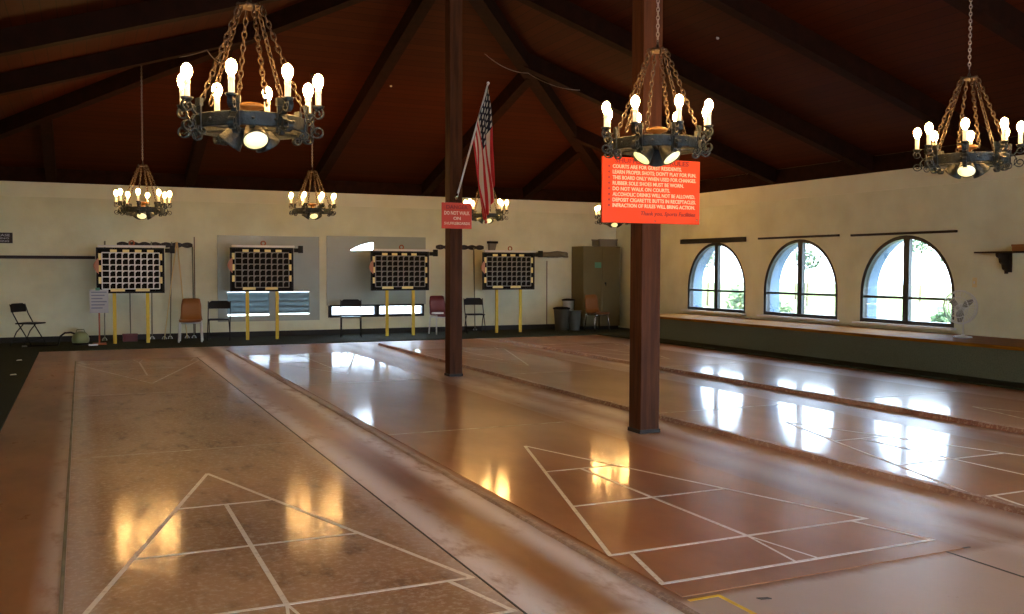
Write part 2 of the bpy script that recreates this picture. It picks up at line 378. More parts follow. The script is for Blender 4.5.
# cream frieze boards above the walls' lower plaster
struct('trim_1', MB().box((UL, VB-.09, 9.55), (UR-.09, VB, WTOP)), M['frieze'])
struct('trim_2', MB().box((UR-.09, VF, 9.45), (UR, VB, WTOP)), M['frieze'])
struct('trim_5', MB().box((UL, VB-.16, WTOP), (UR-.16, VB, EAVE-.03)), M['beam'])
struct('trim_6', MB().box((UR-.16, VF, WTOP), (UR, VB, EAVE-.03)), M['beam'])
struct('trim_7', MB().box((UL, VF, WTOP), (UL+.16, VB-.16, EAVE-.03)), M['beam'])
struct('baseboard_back', MB().box((UL, VB-.06, 0), (UR, VB, .42)), M['base'])
struct('trim_3', MB().box((7.44, VB-.07, .42), (7.5, VB, 7.1)), M['conduit'])
struct('trim_4', MB().box((34.9, VB-.06, .42), (34.97, VB, 5.6)), M['wire'])
# beams
def roof_z(u, v):
    zs = EAVE+k*min(u-UL, UR-u); kb = (APEX-EAVE)/(VB-VH1); kf = (APEX-EAVE)/(VH2-VF)
    return min(zs, EAVE+kb*(VB-v), EAVE+kf*(v-VF))
def roof_beam(p, q, label, wd=.62, d=1.05, group=None):
    P = (p[0], p[1], roof_z(*p)+.05); Q = (q[0], q[1], roof_z(*q)+.05)
    return tag(obj('roof_beam', MB().beam(P, Q, wd, d-.1), M['beam']), label, 'beam', group)
roof_beam((UC, VH1), (UC, VH2), 'dark ridge beam running overhead between the tops of the two brown posts', .7, 1.2)
roof_beam((UC, VH1), (UR, VB), 'dark hip beam from the far post down to the corner behind the olive cabinet', .75)
roof_beam((UC, VH1), (UL, VB), 'dark hip beam from the far post down towards the far left corner')
roof_beam((UC, VH1), (UC, VB), 'dark rafter from the far post straight down to the middle of the back wall')
for v, l in ((VH1, 'dark rafter from the far post down to the window wall, meeting it above the third arched window'),
             (20.2, 'dark rafter from the middle of the ridge down to the window wall above the wall shelf'),
             (VH2, 'dark rafter from the near post across the upper right corner of the view'),
             (4.0, 'dark rafter overhead at the extreme upper right, nearest the camera')):
    if v >= VH2: roof_beam((UC, v), (UR, v), l)
for v, l in ((VH1, 'dark rafter from the far post down to the left wall, behind the nearest left chandelier'),
             (20.2, 'dark rafter from the middle of the ridge across the upper left of the view'),
             (VH2, 'dark rafter from the near post across the top left corner of the view')):
    roof_beam((UC, v), (UL, v), l)
def hip_pt(v=None, u=None, side=1):
    # point on the back hip at a given v or u
    if u is not None: t = abs(u-UC)/(UR-UC); return (u, VH1+t*(VB-VH1))
    t = (v-VH1)/(VB-VH1); return (UC+side*t*(UR-UC), v)
for v, s, l in ((36.6, 1, 'short dark rafter meeting the window wall above the first pair of arched windows'), (45.0, 1, 'shortest dark rafter on the window wall side near the far corner'),
                (36.6, -1, 'short dark rafter on the left slope between hip and left wall'),):
    roof_beam(hip_pt(v=v, side=s), (UR if s > 0 else UL, v), l)
for u, l in ((24.4, 'short dark rafter on the back slope above the hanging flag'), (33.0, 'shortest dark rafter on the back slope above the olive cabinet'),
             (7.2, 'short dark rafter on the back slope above the second scoreboard'), (-1.4, 'shortest dark rafter on the back slope at far left')):
    roof_beam(hip_pt(u=u), (u, VB), l)

# posts
def post(u, v, hw, label):
    t = thing('support_post', label, 'post', (u, v, 0))
    obj('shaft', MB().bbox((-hw, -hw, .0), (hw, hw, APEX-1.16), .03), M['post'], t)
    obj('base_trim', MB().bbox((-hw-.03, -hw-.03, 0), (hw+.03, hw+.03, .12), .02), M['dark_wood'], t)
    return t
post(15.93, VH2, .335, 'brown square timber post in front, carrying the large orange rules sign')
post(15.95, VH1, .31, 'brown square timber post further back, carrying the small red sign and the flagpole')

# ------------------------------------------------------------ arched windows
def arc_pts(c, hw, zs, zt, n=28): return [(c+hw*math.cos(math.pi*i/n), zs+(zt-zs)*math.sin(math.pi*i/n)) for i in range(n+1)]
def arched_window(n, wall, c, hw, z0, zs, zt, sill=True):
    """frame just inside the wall's inner face; wall 'right' (across = v, out = +u) or 'back' (across = u, out = +v)"""
    axis = 'x' if wall == 'right' else 'y'; base = {'right': UR, 'back': VB, 'front': VF-TH+.2}[wall]
    def ring(o, i, d, at):
        m = MB(); O = [(c-hw+o, z0+o)]+arc_pts(c, hw-o, zs, zt-o)[::-1]+[(c+hw-o, z0+o)]
        I = [(c-hw+i, z0+i)]+arc_pts(c, hw-i, zs, zt-i)[::-1]+[(c+hw-i, z0+i)]
        k = len(O)
        def P(ab, x): return (x, ab[0], ab[1]) if axis == 'x' else (ab[0], x, ab[1])
        v = [P(p, at) for p in O]+[P(p, at) for p in I]+[P(p, at+d) for p in O]+[P(p, at+d) for p in I]; f = []
        for j in range(k):
            l = (j+1) % k
            f += [(j, l, k+l, k+j), (2*k+j, 3*k+j, 3*k+l, 2*k+l), (j, 2*k+j, 2*k+l, l), (k+j, k+l, 3*k+l, 3*k+j)]
        return m.add(v, f)
    def bx(a0, a1, z_0, z_1, x0, x1):
        return MB().box((x0, a0, z_0), (x1, a1, z_1)) if axis == 'x' else MB().box((a0, x0, z_0), (a1, x1, z_1))
    w = link('window_%d' % n, None); w['kind'] = 'structure'
    obj('window_frame', ring(.0, .2, .36, base+.02), M['black_frame'], w)
    obj('mullion', bx(c-.2, c+.2, z0+.14, zt-.1, base+.05, base+.3), M['black_frame'], w)
    for s in (-1, 1):
        a0, a1 = sorted((c+s*.2, c+s*(hw-.15)))
        obj('transom', bx(a0, a1, zs-.24, zs-.1, base+.08, base+.25), M['black_frame'], w)
    g = MB().prism([(c-hw+.1, z0+.1), (c+hw-.1, z0+.1)]+arc_pts(c, hw-.1, zs, zt-.1), .02, axis, base+.15)
    obj('pane', g, M['glass'], w)
    if sill:
        s = MB(); s.box((base-.45, c-hw-.15, z0-.12), (base+.06, c+hw+.15, z0-.01)); obj('window_sill', s, M['sill'], w)
    return w
for i, (c, h) in enumerate(WIN_R+WIN_RN_FILL): arched_window(i+1, 'right', c, h, WZ0, WZS, WZT)
arched_window(7, 'back', WIN_B[1][0], WIN_B[1][1], *WIN_B[1][2:], sill=False)
for i, (c, h) in enumerate(WIN_F_FILL): arched_window(8+i, 'front', c, h, .8, 4.2, 7.2, sill=False)  # added front windows, only there to let fill light in
for (c, hw, zc, th, dp, lab) in ((43.1, 3.75, 7.02, .34, .22, 'thick dark wooden board above the arched window furthest from the camera'),
                        (34.35, 3.65, 7.02, .13, .16, 'thin dark rail above the middle arched window'),
                        (26.05, 3.65, 6.98, .13, .16, 'thin dark rail above the arched window beside the white fan')):
    tag(obj('window_valance', MB().bbox((UR-dp, c-hw, zc-th/2), (UR-.001, c+hw, zc+th/2), .02), M['dark_wood']), lab, 'valance', None)

# ------------------------------------------------------------ carpets, bench along the windows
tag(obj('carpet', MB().box((UL, VF, 0), (-2.0, 49.3, .05)), M['carpet']), 'dark green carpet strip along the left edge of the floor', 'carpet', kind='structure')
tag(obj('carpet', MB().box((UL, 49.3, 0), (UR, VB-.06, .05)), M['carpet']), 'dark green carpet under the scoreboards and chairs along the back wall', 'carpet', kind='structure')
tag(obj('carpet', MB().box((35.6, VF, 0), (UR, 49.3, .1)), M['carpet']), 'dark carpeted step in front of the long bench', 'carpet', kind='structure')
BE = 46.5
bn = thing('wall_bench', 'long built-in bench with varnished wooden top and dark green carpeted front under the arched windows', 'bench', (0, 0, 0))
obj('bench_riser', MB().box((37.3, VF, .1), (UR-.02, BE, 1.5)), M['riser'], bn)
for j in range(4):
    u = 37.1+j*1.09
    obj('seat_plank', MB().bbox((u, VF+.02, 1.5), (u+1.05, BE+.05, 1.66), .02), M['bench_wood'], bn)

# ------------------------------------------------------------ courts
VS, W = 1.0747, .085
def line_q(mb, p, q, wd=W, z=.03):
    p = Vector((p[0], p[1], 0)); q = Vector((q[0], q[1], 0)); t = (q-p).normalized(); s = Vector((-t.y, t.x, 0))*wd/2
    v = [p-s, q-s, q+s, p+s]
    if z > .02: z -= .0165
    mb.add([(a.x, a.y, z) for a in v]+[(a.x, a.y, z+.004) for a in v], [(3, 2, 1, 0), (4, 5, 6, 7), (0, 1, 5, 4), (1, 2, 6, 5), (2, 3, 7, 6), (3, 0, 4, 7)])
def court(u, dv, label, m, near, far, v0=-.45, v1=42.4, extra=None):
    t = thing('shuffleboard_court', label, 'court', (u, dv, 0))
    obj('court_slab', MB().box((0, v0-dv, 0), (6.05, v1-dv, .012)), m, t)
    def tri(s, paint, o0=0.):
        g = lambda x, y: (x, (y if s > 0 else 39-y)*VS)
        a = MB()
        line_q(a, g(0.04, 1.5), g(3, 10.5)); line_q(a, g(3, 10.5), g(5.96, 1.5), z=.0302); line_q(a, g(0.0, 1.5), g(6, 1.5), z=.0304)
        line_q(a, g(1, 4.5), g(5, 4.5), z=.0306); line_q(a, g(2, 7.5), g(4, 7.5), z=.0308); line_q(a, g(3, 1.5), g(3, 7.5), z=.031)
        obj('scoring_triangle', a, paint, t)
        b = MB(); line_q(b, g(0.45, 1.5), g(0.05, 0), z=.0312); line_q(b, g(5.55, 1.5), g(5.95, 0), z=.0312)
        line_q(b, g(0, 0), g(6, 0), z=.0314); line_q(b, g(3, 1.5), g(2.75, 0), .05, z=.0316); line_q(b, g(3, 1.5), g(3.25, 0), .05, z=.0318)
        obj('ten_off_area', b, paint, t)
        d = MB(); line_q(d, g(0, 13.5), g(6, 13.5)); obj('dead_line', d, paint if paint is not M['paint'] else M['paint_dim'], t)
    tri(1, near); tri(-1, far)
    return t
c1 = court(0, 0.05, 'worn grainy leftmost shuffleboard court with white scoring triangle', M['court_rough'], M['paint'], M['paint_dim'])
gr = MB(); gr.box((-.07, -.5, .0), (-.01, 42.3, .018)); obj('edge_strip', gr, M['strip'], c1)
gr = MB(); gr.box((6.06, -.5, .0), (6.085, 42.3, .018)); obj('edge_strip', gr, M['grey_paint'], c1)
court(8.55, .15, 'glossy shuffleboard court left of the two brown posts, with bright scoring triangle', M['court'], M['paint'], M['paint_dim'])
court(18.1, .45, 'glossy shuffleboard court just right of the near post, mirroring the arched windows', M['court'], M['paint'], M['paint_dim'])
court(26.75, .45, 'shuffleboard court furthest right, beside the dark step', M['court'], M['paint_dim'], M['paint_dim'])
def curb(u0, u1, h, lab, v0=-.45, v1=46.5, rz=0):
    m = MB(); n = 90; rnd = random.Random(u0); L = []
    for i in range(n+1):
        v = v0+(v1-v0)*i/n; a = rnd.uniform(-.02, .02); b = rnd.uniform(-.02, .02); hh = h+rnd.uniform(-.012, .012)
        L.append([(u0+a, v, 0), (u0+.05+a, v, hh), (u1-.05+b, v, hh), (u1+b, v, 0)])
    vs = [p for r in L for p in r]; fs = []
    for i in range(n):
        for j in range(4): l = (j+1) % 4; fs.append((i*4+j, i*4+4+j, i*4+4+l, i*4+l))
    fs += [(0, 1, 2, 3), tuple(n*4+j for j in (3, 2, 1, 0))]
    return tag(obj('concrete_curb', m.add(vs, fs), M['curb_pale' if h < .05 else 'curb']), lab, 'curb', None)
curb(8.18, 8.4, .035, 'chipped low concrete curb along the left side of the court beneath the flag', -5)
curb(17.68, 17.98, .13, 'chipped reddish curb passing just behind both brown posts')
curb(26.25, 26.6, .15, 'raised curb furthest right, crossing the window reflections', -8)
ym = MB(); line_q(ym, (8.55, -.62), (9.12, -.62), .075, .002); line_q(ym, (9.1, -.6), (9.1, -2.2), .075, .0022)
tag(obj('floor_tape', ym, M['yellow_paint']), 'yellow painted corner mark on the pale concrete near the bottom edge', 'floor mark')
ym = MB(); line_q(ym, (14.15, -.42), (14.8, -.42), .05, .002); line_q(ym, (14.17, -.4), (14.17, -4), .05, .0022)
tag(obj('floor_tape', ym, M['grey_paint']), 'thin dark grey corner mark on the concrete at lower right', 'floor mark')
tag(obj('floor_chip', MB().prism([(9.55, -.95), (9.72, -1.0), (9.75, -1.07), (9.58, -1.03)], .012, 'z', .0), M['grey_paint']), 'small dark chip on the pale concrete beside the yellow mark', 'floor mark')

# ------------------------------------------------------------ chandeliers
CH = {}
def ch_mesh(key, fn):
    if key not in CH: CH[key] = fn()
    return CH[key]
RR = 1.03
def scroll_pts(cx, cz, r0, r1, a0, turns, n=26):
    return [(cx+(r0+(r1-r0)*t)*math.cos(a0+turns*2*math.pi*t), cz+(r0+(r1-r0)*t)*math.sin(a0+turns*2*math.pi*t)) for t in [i/n for i in range(n+1)]]
def bracket_mesh():
    m = MB(); wd = .1; th = .022; side = (0, 1, 0)
    P = lambda l: [(x, 0, z) for x, z in l]
    # upper C scroll that carries the cup, lower C scroll, backplate on the hoop (local x = outwards)
    m.strap([(RR+.02, 0, -.24), (RR+.02, 0, .28)], .16, .03, side)
    up = [(RR+.03, .0), (RR+.12, .03), (RR+.2, .09), (RR+.26, .17)]+scroll_pts(RR+.26, .10, .11, .03, .9, -1.25)
    m.strap(P([(RR+.03, -.02), (RR+.1, .02), (RR+.17, .1), (RR+.2, .2), (RR+.27, .26)]), wd, th, side)
    m.strap(P(scroll_pts(RR+.24, .14, .12, .03, 1.35, -1.35)), wd, th, side)
    m.strap(P([(RR+.03, .02), (RR+.12, -.02), (RR+.17, -.1), (RR+.16, -.2), (RR+.1, -.27)]), wd, th, side)
    m.strap(P(scroll_pts(RR+.24, -.2, .14, .035, 2.2, 1.5)), wd, th, side)
    m.strap(P(scroll_pts(RR-.03, -.28, .1, .03, 1.2, -1.3)), wd, th, side)
    m.lathe([(.0, -.03), (.035, -.02), (.035, .02), (0, .03)], (RR+.05, 0, .0), 8, (1, 0, 0))
    return m.mesh('scroll_bracket', M['iron'])
def hoop_mesh():
    m = MB(); n = 48; h0, h1 = -.13, .13
    prof = [(RR-.03, h0), (RR, h0), (RR+.012, h0+.02), (RR+.012, h1-.02), (RR, h1), (RR-.03, h1), (RR-.03, h0)]
    v = []; f = []
    for i in range(n):
        a = 2*math.pi*i/n
        for r, z in prof[:-1]: v.append((r*math.cos(a), r*math.sin(a), z))
    k = len(prof)-1
    for i in range(n):
        for j in range(k): f.append((i*k+j, i*k+(j+1) % k, ((i+1) % n)*k+(j+1) % k, ((i+1) % n)*k+j))
    m.add(v, f, False)
    for i in range(16):
        a = 2*math.pi*(i+.5)/16+.1
        m.lathe([(.032, 0), (.026, .02), (0, .03)], ((RR+.008)*math.cos(a), (RR+.008)*math.sin(a), .0), 8, (math.cos(a), math.sin(a), 0))
    for i in range(3):                              # spokes to the hub
        a = math.pi*i/3+.3; x, y = RR*.98*math.cos(a), RR*.98*math.sin(a)
        m.strap([(x, y, -.08), (-x, -y, -.08)], .09, .03, (-y, x, 0))
    return m.mesh('hoop', M['iron'])
def chandelier(u, v, z, rot, label, crown_h=2.15, spot0=0.0, chp=.26):
    t = thing('chandelier', label, 'chandelier', (u, v, z), rot, 'round iron candle chandeliers')
    link('hoop', ch_mesh('hoop', hoop_mesh), t, (0, 0, -.09))
    RB = RR+.25
    bm_ = ch_mesh('br', bracket_mesh)
    cup = ch_mesh('cup', lambda: MB().lathe([(0, .2), (.05, .21), (.1, .25), (.115, .29), (.105, .29), (.04, .25), (.03, .27)], (RB, 0, 0), 14).box((RR-.02, -.09, .16), (RR+.05, .09, .3)).mesh('candle_cup', M['iron']))
    slv = ch_mesh('slv', lambda: MB().lathe([(.055, .26), (.055, .5), (.05, .52), (.062, .53), (.062, .58), (.045, .6)], (RB, 0, 0), 14).mesh('candle_sleeve', M['sleeve_glow']))
    blb = ch_mesh('blb', lambda: MB().lathe([(.035, .58), (.05, .62), (.083, .67), (.1, .74), (.095, .8), (.068, .86), (.03, .89), (0, .9)], (RB, 0, 0), 12).mesh('bulb', M['bulb']))
    for i in range(8):
        b_ = link('scroll_bracket', bm_, t, (0, 0, 0), math.pi/4*i)
        link('candle_cup', cup, b_); link('candle_sleeve', slv, b_); link('bulb', blb, b_)
    # hub, crown and chains
    hub = ch_mesh('hub', lambda: MB().lathe([(.0, -.14), (.2, -.13), (.24, -.05), (.24, .02), (.12, .06), (.1, .2), (.24, .24), (.26, .3), (.2, .33), (.04, .36), (0, .36)], (0, 0, 0), 20).mesh('hub', M['brass']))
    link('hub', hub, t)
    def spot_mesh():
        ax = Vector((.62, 0, -.78)).normalized()
        return MB().lathe([(.06, 0), (.12, .02), (.16, .12), (.235, .38), (.25, .42), (.235, .42), (.22, .405)], (.16, 0, -.07), 22, ax).mesh('spotlight_can', M['iron'])
    def lens_mesh():
        ax = Vector((.62, 0, -.78)).normalized()
        return MB().lathe([(0, .392), (.12, .396), (.221, .404), (.221, .41), (.1, .415), (0, .42)], (.16, 0, -.07), 22, ax).mesh('lens', M['lens'])
    for i in range(3):
        s_ = link('spotlight_can', ch_mesh('spot', spot_mesh), t, (0, 0, -.02), spot0+2*math.pi/3*i-rot)
        link('lens', ch_mesh('lens', lens_mesh), s_)
    def crown_mesh():
        m = MB().lathe([(.05, crown_h-.03), (.2, crown_h-.03), (.22, crown_h), (.2, crown_h+.03), (.05, crown_h+.04), (.03, crown_h+.14), (.0, crown_h+.15)], (0, 0, 0), 16)
        for i in range(6):
            a = math.pi/3*i; c, s = math.cos(a), math.sin(a)
            m.tube([(c*.2+c*.05*math.cos(q), s*.2+s*.05*math.cos(q), crown_h+.0+.05*math.sin(q)) for q in [2*math.pi*j/8 for j in range(8)]], .014, 5, closed=True)
        m.tube([(.05*math.cos(q), 0, crown_h+.2+.05*math.sin(q)) for q in [2*math.pi*j/8 for j in range(8)]], .014, 5, closed=True)
        return m.mesh('crown', M['rust_chain'])
    link('crown', ch_mesh('crown', crown_mesh), t)
    chm = ch_mesh('chain', lambda: MB().link_chain((.23, 0, crown_h-.04), (RR-.02, 0, .15), .16, .0145).mesh('chain', M['rust_chain']))
    for i in range(6): link('chain', chm, t, (0, 0, 0), math.pi/3*i+chp)
    zt = roof_z(u, v)-z
    obj('suspension_chain', MB().link_chain((0, 0, crown_h+.24), (0, 0, zt+.02), .125, .012, 5, 8), M['silver_chain'], t)
    obj('ceiling_hook', MB().lathe([(0, zt-.12), (.05, zt-.1), (.1, zt-.03), (.12, zt+.04)], (0, 0, 0), 12), M['iron'], t)
    return t
TW = math.atan2(-1, 0)                             # bearing of the viewer, about -v
def face(u, v): return math.atan2(-12.17-v, .3-u)
for (u, v, z, ph, sp, lab) in (
    (3.27, 6.2, 7.77, 14.7, 12, 'large iron candle chandelier nearest the camera, hanging at upper left'),
    (12.85, 6.9, 8.03, 22.5, 60, 'iron candle chandelier hanging just in front of the orange rules sign'),
    (22.5, 6.2, 8.08, 3, -2, 'iron candle chandelier at far upper right, above the wall shelf'),
    (3.2, 39.0, 7.97, 10, -10, 'small looking chandelier in the distance above the first scoreboard, left of all'),
    (12.3, 41.2, 8.3, 20, 10, 'distant chandelier hanging below the nearest one, between second and third scoreboards'),
    (23.1, 41.4, 8.3, 5, 20, 'distant chandelier partly hidden behind the hanging flag'),
    (33.85, 44.0, 8.4, 12, 0, 'most distant chandelier, partly hidden behind the orange rules sign')):
    f0 = face(u, v)
    chandelier(u, v, z, f0-R(ph), lab, spot0=f0+R(sp), chp=R(ph+16))
# wires draped along the ceiling
def wire(pts, lab, sag=.35):
    P = [Vector(p) for p in pts]; out = []
    for a, b in zip(P, P[1:]):
        for i in range(12):
            t = i/12; q = a.lerp(b, t); q.z -= sag*4*t*(1-t)*(b-a).length/4; out.append(q)
    out.append(P[-1]); return tag(obj('hanging_wire', MB().tube(out, .022, 5), M['wire']), lab, 'wire')
def rp(u, v, d=1.0): return (u, v, roof_z(u, v)-d)
wire([rp(3.36, 38.9, .1), (5.94, 35.33, 15.42), (7.18, 38.68, 15.58)], 'thin wire swagged along the ceiling above the distant left chandelier', .2)
wire([(20.36, 35.16, 16.60), (23.56, 36.42, 16.09), (26.38, 35.42, 15.19)], 'thin pale wire swagged along the ceiling behind the flag', .3)
for (u, v, lab) in ((17.12, 41.75, 'tiny pale fitting on the ceiling left of the far post'), (27.72, 42.0, 'tiny pale fitting on the ceiling right of the flag'),
                    (27.7, 24.4, 'tiny pale fitting on the ceiling right of the near post')):
    tag(obj('ceiling_fitting', MB().lathe([(.0, -.09), (.05, -.08), (.07, -.03), (.07, .06)], (u, v, roof_z(u, v)), 12), M['white']), lab, 'ceiling fitting')

# ------------------------------------------------------------ signs on the posts, flag
t = thing('rules_sign', 'large orange rules sign with white lettering on the near brown post', 'sign', (15.89, VH2-.335-.05, 7.35))
obj('sign_board', MB().bbox((-1.72, -.03, -1.0), (1.72, .045, .93), .012), M['orange_sign'], t)
tx = MB(); rows = ['COURTS ARE FOR GUEST RESIDENTS.', "LEARN PROPER SHOTS; DON'T PLAY FOR FUN.", 'THIS BOARD ONLY WHEN USED FOR CHANGES.', 'RUBBER SOLE SHOES MUST BE WORN.', 'DO NOT WALK ON COURTS.',
    'ALCOHOLIC DRINKS WILL NOT BE ALLOWED.', 'DEPOSIT CIGARETTE BUTTS IN RECEPTACLES.', 'INFRACTION OF RULES WILL BRING ACTION.']
wds = [2.42, 2.95, 2.95, 2.5, 2.0, 2.92, 2.95, 2.92]
for i, s_ in enumerate(rows): text_mb(tx, s_, -1.38, .6-i*.163, .155, -.036, wds[i])
obj('lettering', tx, M['sign_white'], t)['label'] = 'white lettering'
tx = MB(); text_mb(tx, 'SHUFFLEBOARD RULES', 0, .76, .2, -.036, 2.6, 'CENTER'); obj('title_lettering', tx, M['sign_red'], t)['label'] = 'dark red title lettering'
tx = MB(); text_mb(tx, 'Thank you, Sports Facilities', -.4, -.76, .17, -.036, 1.95, italic=.2); obj('closing_lettering', tx, M['sign_red'], t)['label'] = 'dark red script lettering'
for i in range(8): obj('bullet', MB().lathe([(.035, 0), (.035, .006)], (-1.5, -.03, .65-i*.163), 8, (0, -1, 0), False), M['sign_red'], t)
sc = MB(); sc.lathe([(.02, 0), (.02, .012)], (1.62, -.03, -.86), 8, (0, -1, 0)); sc.lathe([(.02, 0), (.02, .012)], (0.1, -.03, -.93), 8, (0, -1, 0)); obj('screw', sc, M['chrome'], t)
t = thing('warning_sign', 'small red and orange warning sign on the far brown post', 'sign', (15.96, VH1-.31-.05, 7.4))
obj('sign_board', MB().bbox((-.73, -.03, -.6), (.73, .045, .58), .012), M['red_sign'], t)
tx = MB(); text_mb(tx, 'DO NOT WALK', 0, .03, .24, -.036, 1.24, 'CENTER'); text_mb(tx, 'ON', 0, -.2, .2, -.036, .36, 'CENTER'); text_mb(tx, 'SHUFFLEBOARDS', 0, -.42, .17, -.036, 1.25, 'CENTER')
obj('lettering', tx, M['sign_white'], t)['label'] = 'white lettering'
tx = MB(); text_mb(tx, 'DANGER', 0, .3, .24, -.036, 1.05, 'CENTER'); obj('lettering', tx, M['sign_red'], t)['label'] = 'dark red lettering'

def flag_mat():
    m = bpy.data.materials.new('flag_cloth'); m.use_nodes = True; nt = m.node_tree; b = nt.nodes['Principled BSDF']
    uv = nt.nodes.new('ShaderNodeUVMap'); sep = nt.nodes.new('ShaderNodeSeparateXYZ'); nt.links.new(uv.outputs[0], sep.inputs[0])
    x, y = sep.outputs[0], sep.outputs[1]          # x along the fly, y down the hoist
    st = math_node(nt, 'GREATER_THAN', math_node(nt, 'FRACT', math_node(nt, 'MULTIPLY', y, 6.5)), .5)
    c = mixcol(nt, st, srgb(190, 24, 22), srgb(225, 205, 180))
    inc = math_node(nt, 'MULTIPLY', math_node(nt, 'LESS_THAN', x, .4), math_node(nt, 'LESS_THAN', y, 7/13))
    gx = math_node(nt, 'MULTIPLY', x, 15); gy = math_node(nt, 'MULTIPLY', y, 13/7*5)
    sx = math_node(nt, 'SUBTRACT', math_node(nt, 'FRACT', gx), .5); sy = math_node(nt, 'SUBTRACT', math_node(nt, 'FRACT', gy), .5)
    r2 = math_node(nt, 'ADD', math_node(nt, 'MULTIPLY', sx, sx), math_node(nt, 'MULTIPLY', sy, sy))
    star = math_node(nt, 'LESS_THAN', r2, .075)
    can = mixcol(nt, star, srgb(10, 10, 28), srgb(200, 194, 180))
    c = mixcol(nt, inc, c, can); nt.links.new(c, b.inputs['Base Color']); b.inputs['Roughness'].default_value = .8
    return m
PB, PT = Vector((15.9, VH1-.48, 8.15)), Vector((17.34, VH1-.75, 13.45))
t = thing('flag', 'furled national flag with stars and stripes on a leaning pole on the far post', 'flag', PB)
obj('flagpole', MB().tube([(0, 0, 0), PT-PB], .045, 8).lathe([(0, -.08), (.07, -.04), (.08, 0), (.05, .06), (0, .08)], PT-PB, 10), M['white'], t)
obj('pole_bracket', MB().tube([(.0, .14, -.02), (0, 0, .04), (.03, 0, .25)], .07, 8), M['chrome'], t)
m = MB(); NS, NT = 24, 40; ptop = (PT-PB); uvs = []
for i in range(NS+1):
    s = i/NS; hp = ptop*(1-.02-s*.5)
    for j in range(NT+1):
        q = j/NT; amp = .16*min(1, q*2.2)
        # width narrows as the cloth hangs, folds grow downward
        x = hp.x+(0.28*q)*(1-.2*s)+(.35*s*q)+.05*math.sin(9*s+5*q); fall = q*(4.55-.9*s*s)
        yy = hp.y-.06-amp*math.sin(s*20+q*2.0)-.05*math.sin(q*9)
        m.v.append((x+.06*math.sin(s*20+1.5)*q, yy, hp.z-fall)); uvs.append((q, s))
m.f = [(i*(NT+1)+j, i*(NT+1)+j+1, (i+1)*(NT+1)+j+1, (i+1)*(NT+1)+j) for i in range(NS) for j in range(NT)]; m.sm = [True]*len(m.f)
me = m.mesh('flag_cloth', flag_mat(), fix=False); ul = me.uv_layers.new(name='UVMap')
for lp in me.loops: ul.data[lp.index].uv = uvs[lp.vertex_index]
fo = link('flag_cloth', me, t); sd = fo.modifiers.new('s', 'SOLIDIFY'); sd.thickness = .003

# ------------------------------------------------------------ scoreboards
def scoreboard(u, v, z0, z1, wd, lab, arm=True, glare=False, ring=True):
    t = thing('scoreboard', lab, 'scoreboard', (u, v, .05), 0, 'shuffleboard scoreboards on yellow legs')
    h = z1-z0; x0, x1 = -wd/2, wd/2; z0 -= .05; z1 -= .05
    obj('board', MB().box((x0+.05, -.02, z0+.05), (x1-.05, .05, z1-.05)), M['board'], t)
    fr = MB(); fr.box((x0, -.08, z0), (x1, .07, z0+.1)).box((x0, -.08, z1-.1), (x1, .07, z1)).box((x0, -.08, z0), (x0+.1, .07, z1)).box((x1-.1, -.08, z0), (x1, .07, z1))
    obj('frame', fr, M['black'], t)
    g = MB(); gx0, gx1 = x0+.34, x1-.3; gz0, gz1 = z0+.28, z1-.33; cols = 9; lw = .065
    fx = [gx0]+[gx0+.45+(gx1-gx0-.45)*i/8 for i in range(9)]
    for x in fx: g.box((x-lw/2, -.05, gz0), (x+lw/2, -.02, gz1))
    for i in range(7):
        z = gz0+(gz1-gz0)*i/6; g.box((gx0, -.052, z-lw/2), (gx1, -.02, z+lw/2))
    for i in range(8):
        for j in range(6):
            x, z = fx[i+1], gz1-(gz1-gz0)*j/6; cw = (gx1-gx0-.45)/8; chh = (gz1-gz0)/6
            g.prism([(x+.03, z-.03), (x+cw*.36, z-.03), (x+.03, z-chh*.36)], .02, 'y', -.045)  # diagonal highlight in each cell, built as a small wedge
    obj('score_grid', g, M['grid_glare' if glare else 'grid'], t)
    for i in range(4): obj('yellow_tab', MB().box((x0+.83+i*.74, -.055, z1-.3), (x0+1.23+i*.74, -.02, z1-.13)), M['cream'], t)
    for i in range(2): obj('yellow_tab', MB().box((x0+.83+i*1.5, -.055, z0+.12), (x0+1.68+i*1.5, -.02, z0+.3)), M['cream'], t)
    for s in (0, 1):
        for i in range(3):
            xx = x1-.3 if s else x0+.13
            obj('yellow_tab', MB().box((xx, -.055, z1-.8-i*.76), (xx+.17, -.02, z1-.38-i*.76)), M['cream'], t)
    n = 14; pts = [(x0+.15-.32*math.sin(math.pi*i/n), z0+h*.42+h*.36*(i/n)) for i in range(n+1)]
    obj('score_disc', MB().prism(pts, .06, 'y', -.14), M['pink'], t)
    obj('light_tube', MB().bbox((x0+.1, -.2, z1+.02), (x1+.08, .02, z1+.16), .03), M['white'], t)
    if arm: obj('end_box', MB().bbox((x1+.05, -.2, z1-.3), (x1+.62, .05, z1-.02), .02).bbox((x1+.35, -.22, z1-.34), (x1+.65, .07, z1+.16), .02), M['black'], t)
    if ring: obj('ring', MB().tube([(x0+wd*.52+.15*math.cos(a), -.05, z1+.3+.15*math.sin(a)) for a in [2*math.pi*i/14 for i in range(14)]], .045, 6, closed=True), M['orange_post'], t)
    for s in (-1.0, 1.0):
        obj('leg', MB().bbox((s-.11, -.06, 0), (s+.11, .06, z0), .015), M['yellow'], t)
    return t
VS_ = 53.5
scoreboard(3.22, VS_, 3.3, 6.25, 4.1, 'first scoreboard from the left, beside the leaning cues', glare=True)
scoreboard(11.57, VS_, 3.35, 6.35, 4.25, 'second scoreboard from the left, standing before the wide grey window sheet')
scoreboard(21.45, VS_, 3.35, 6.2, 4.4, 'third scoreboard from the left, just left of the far post')
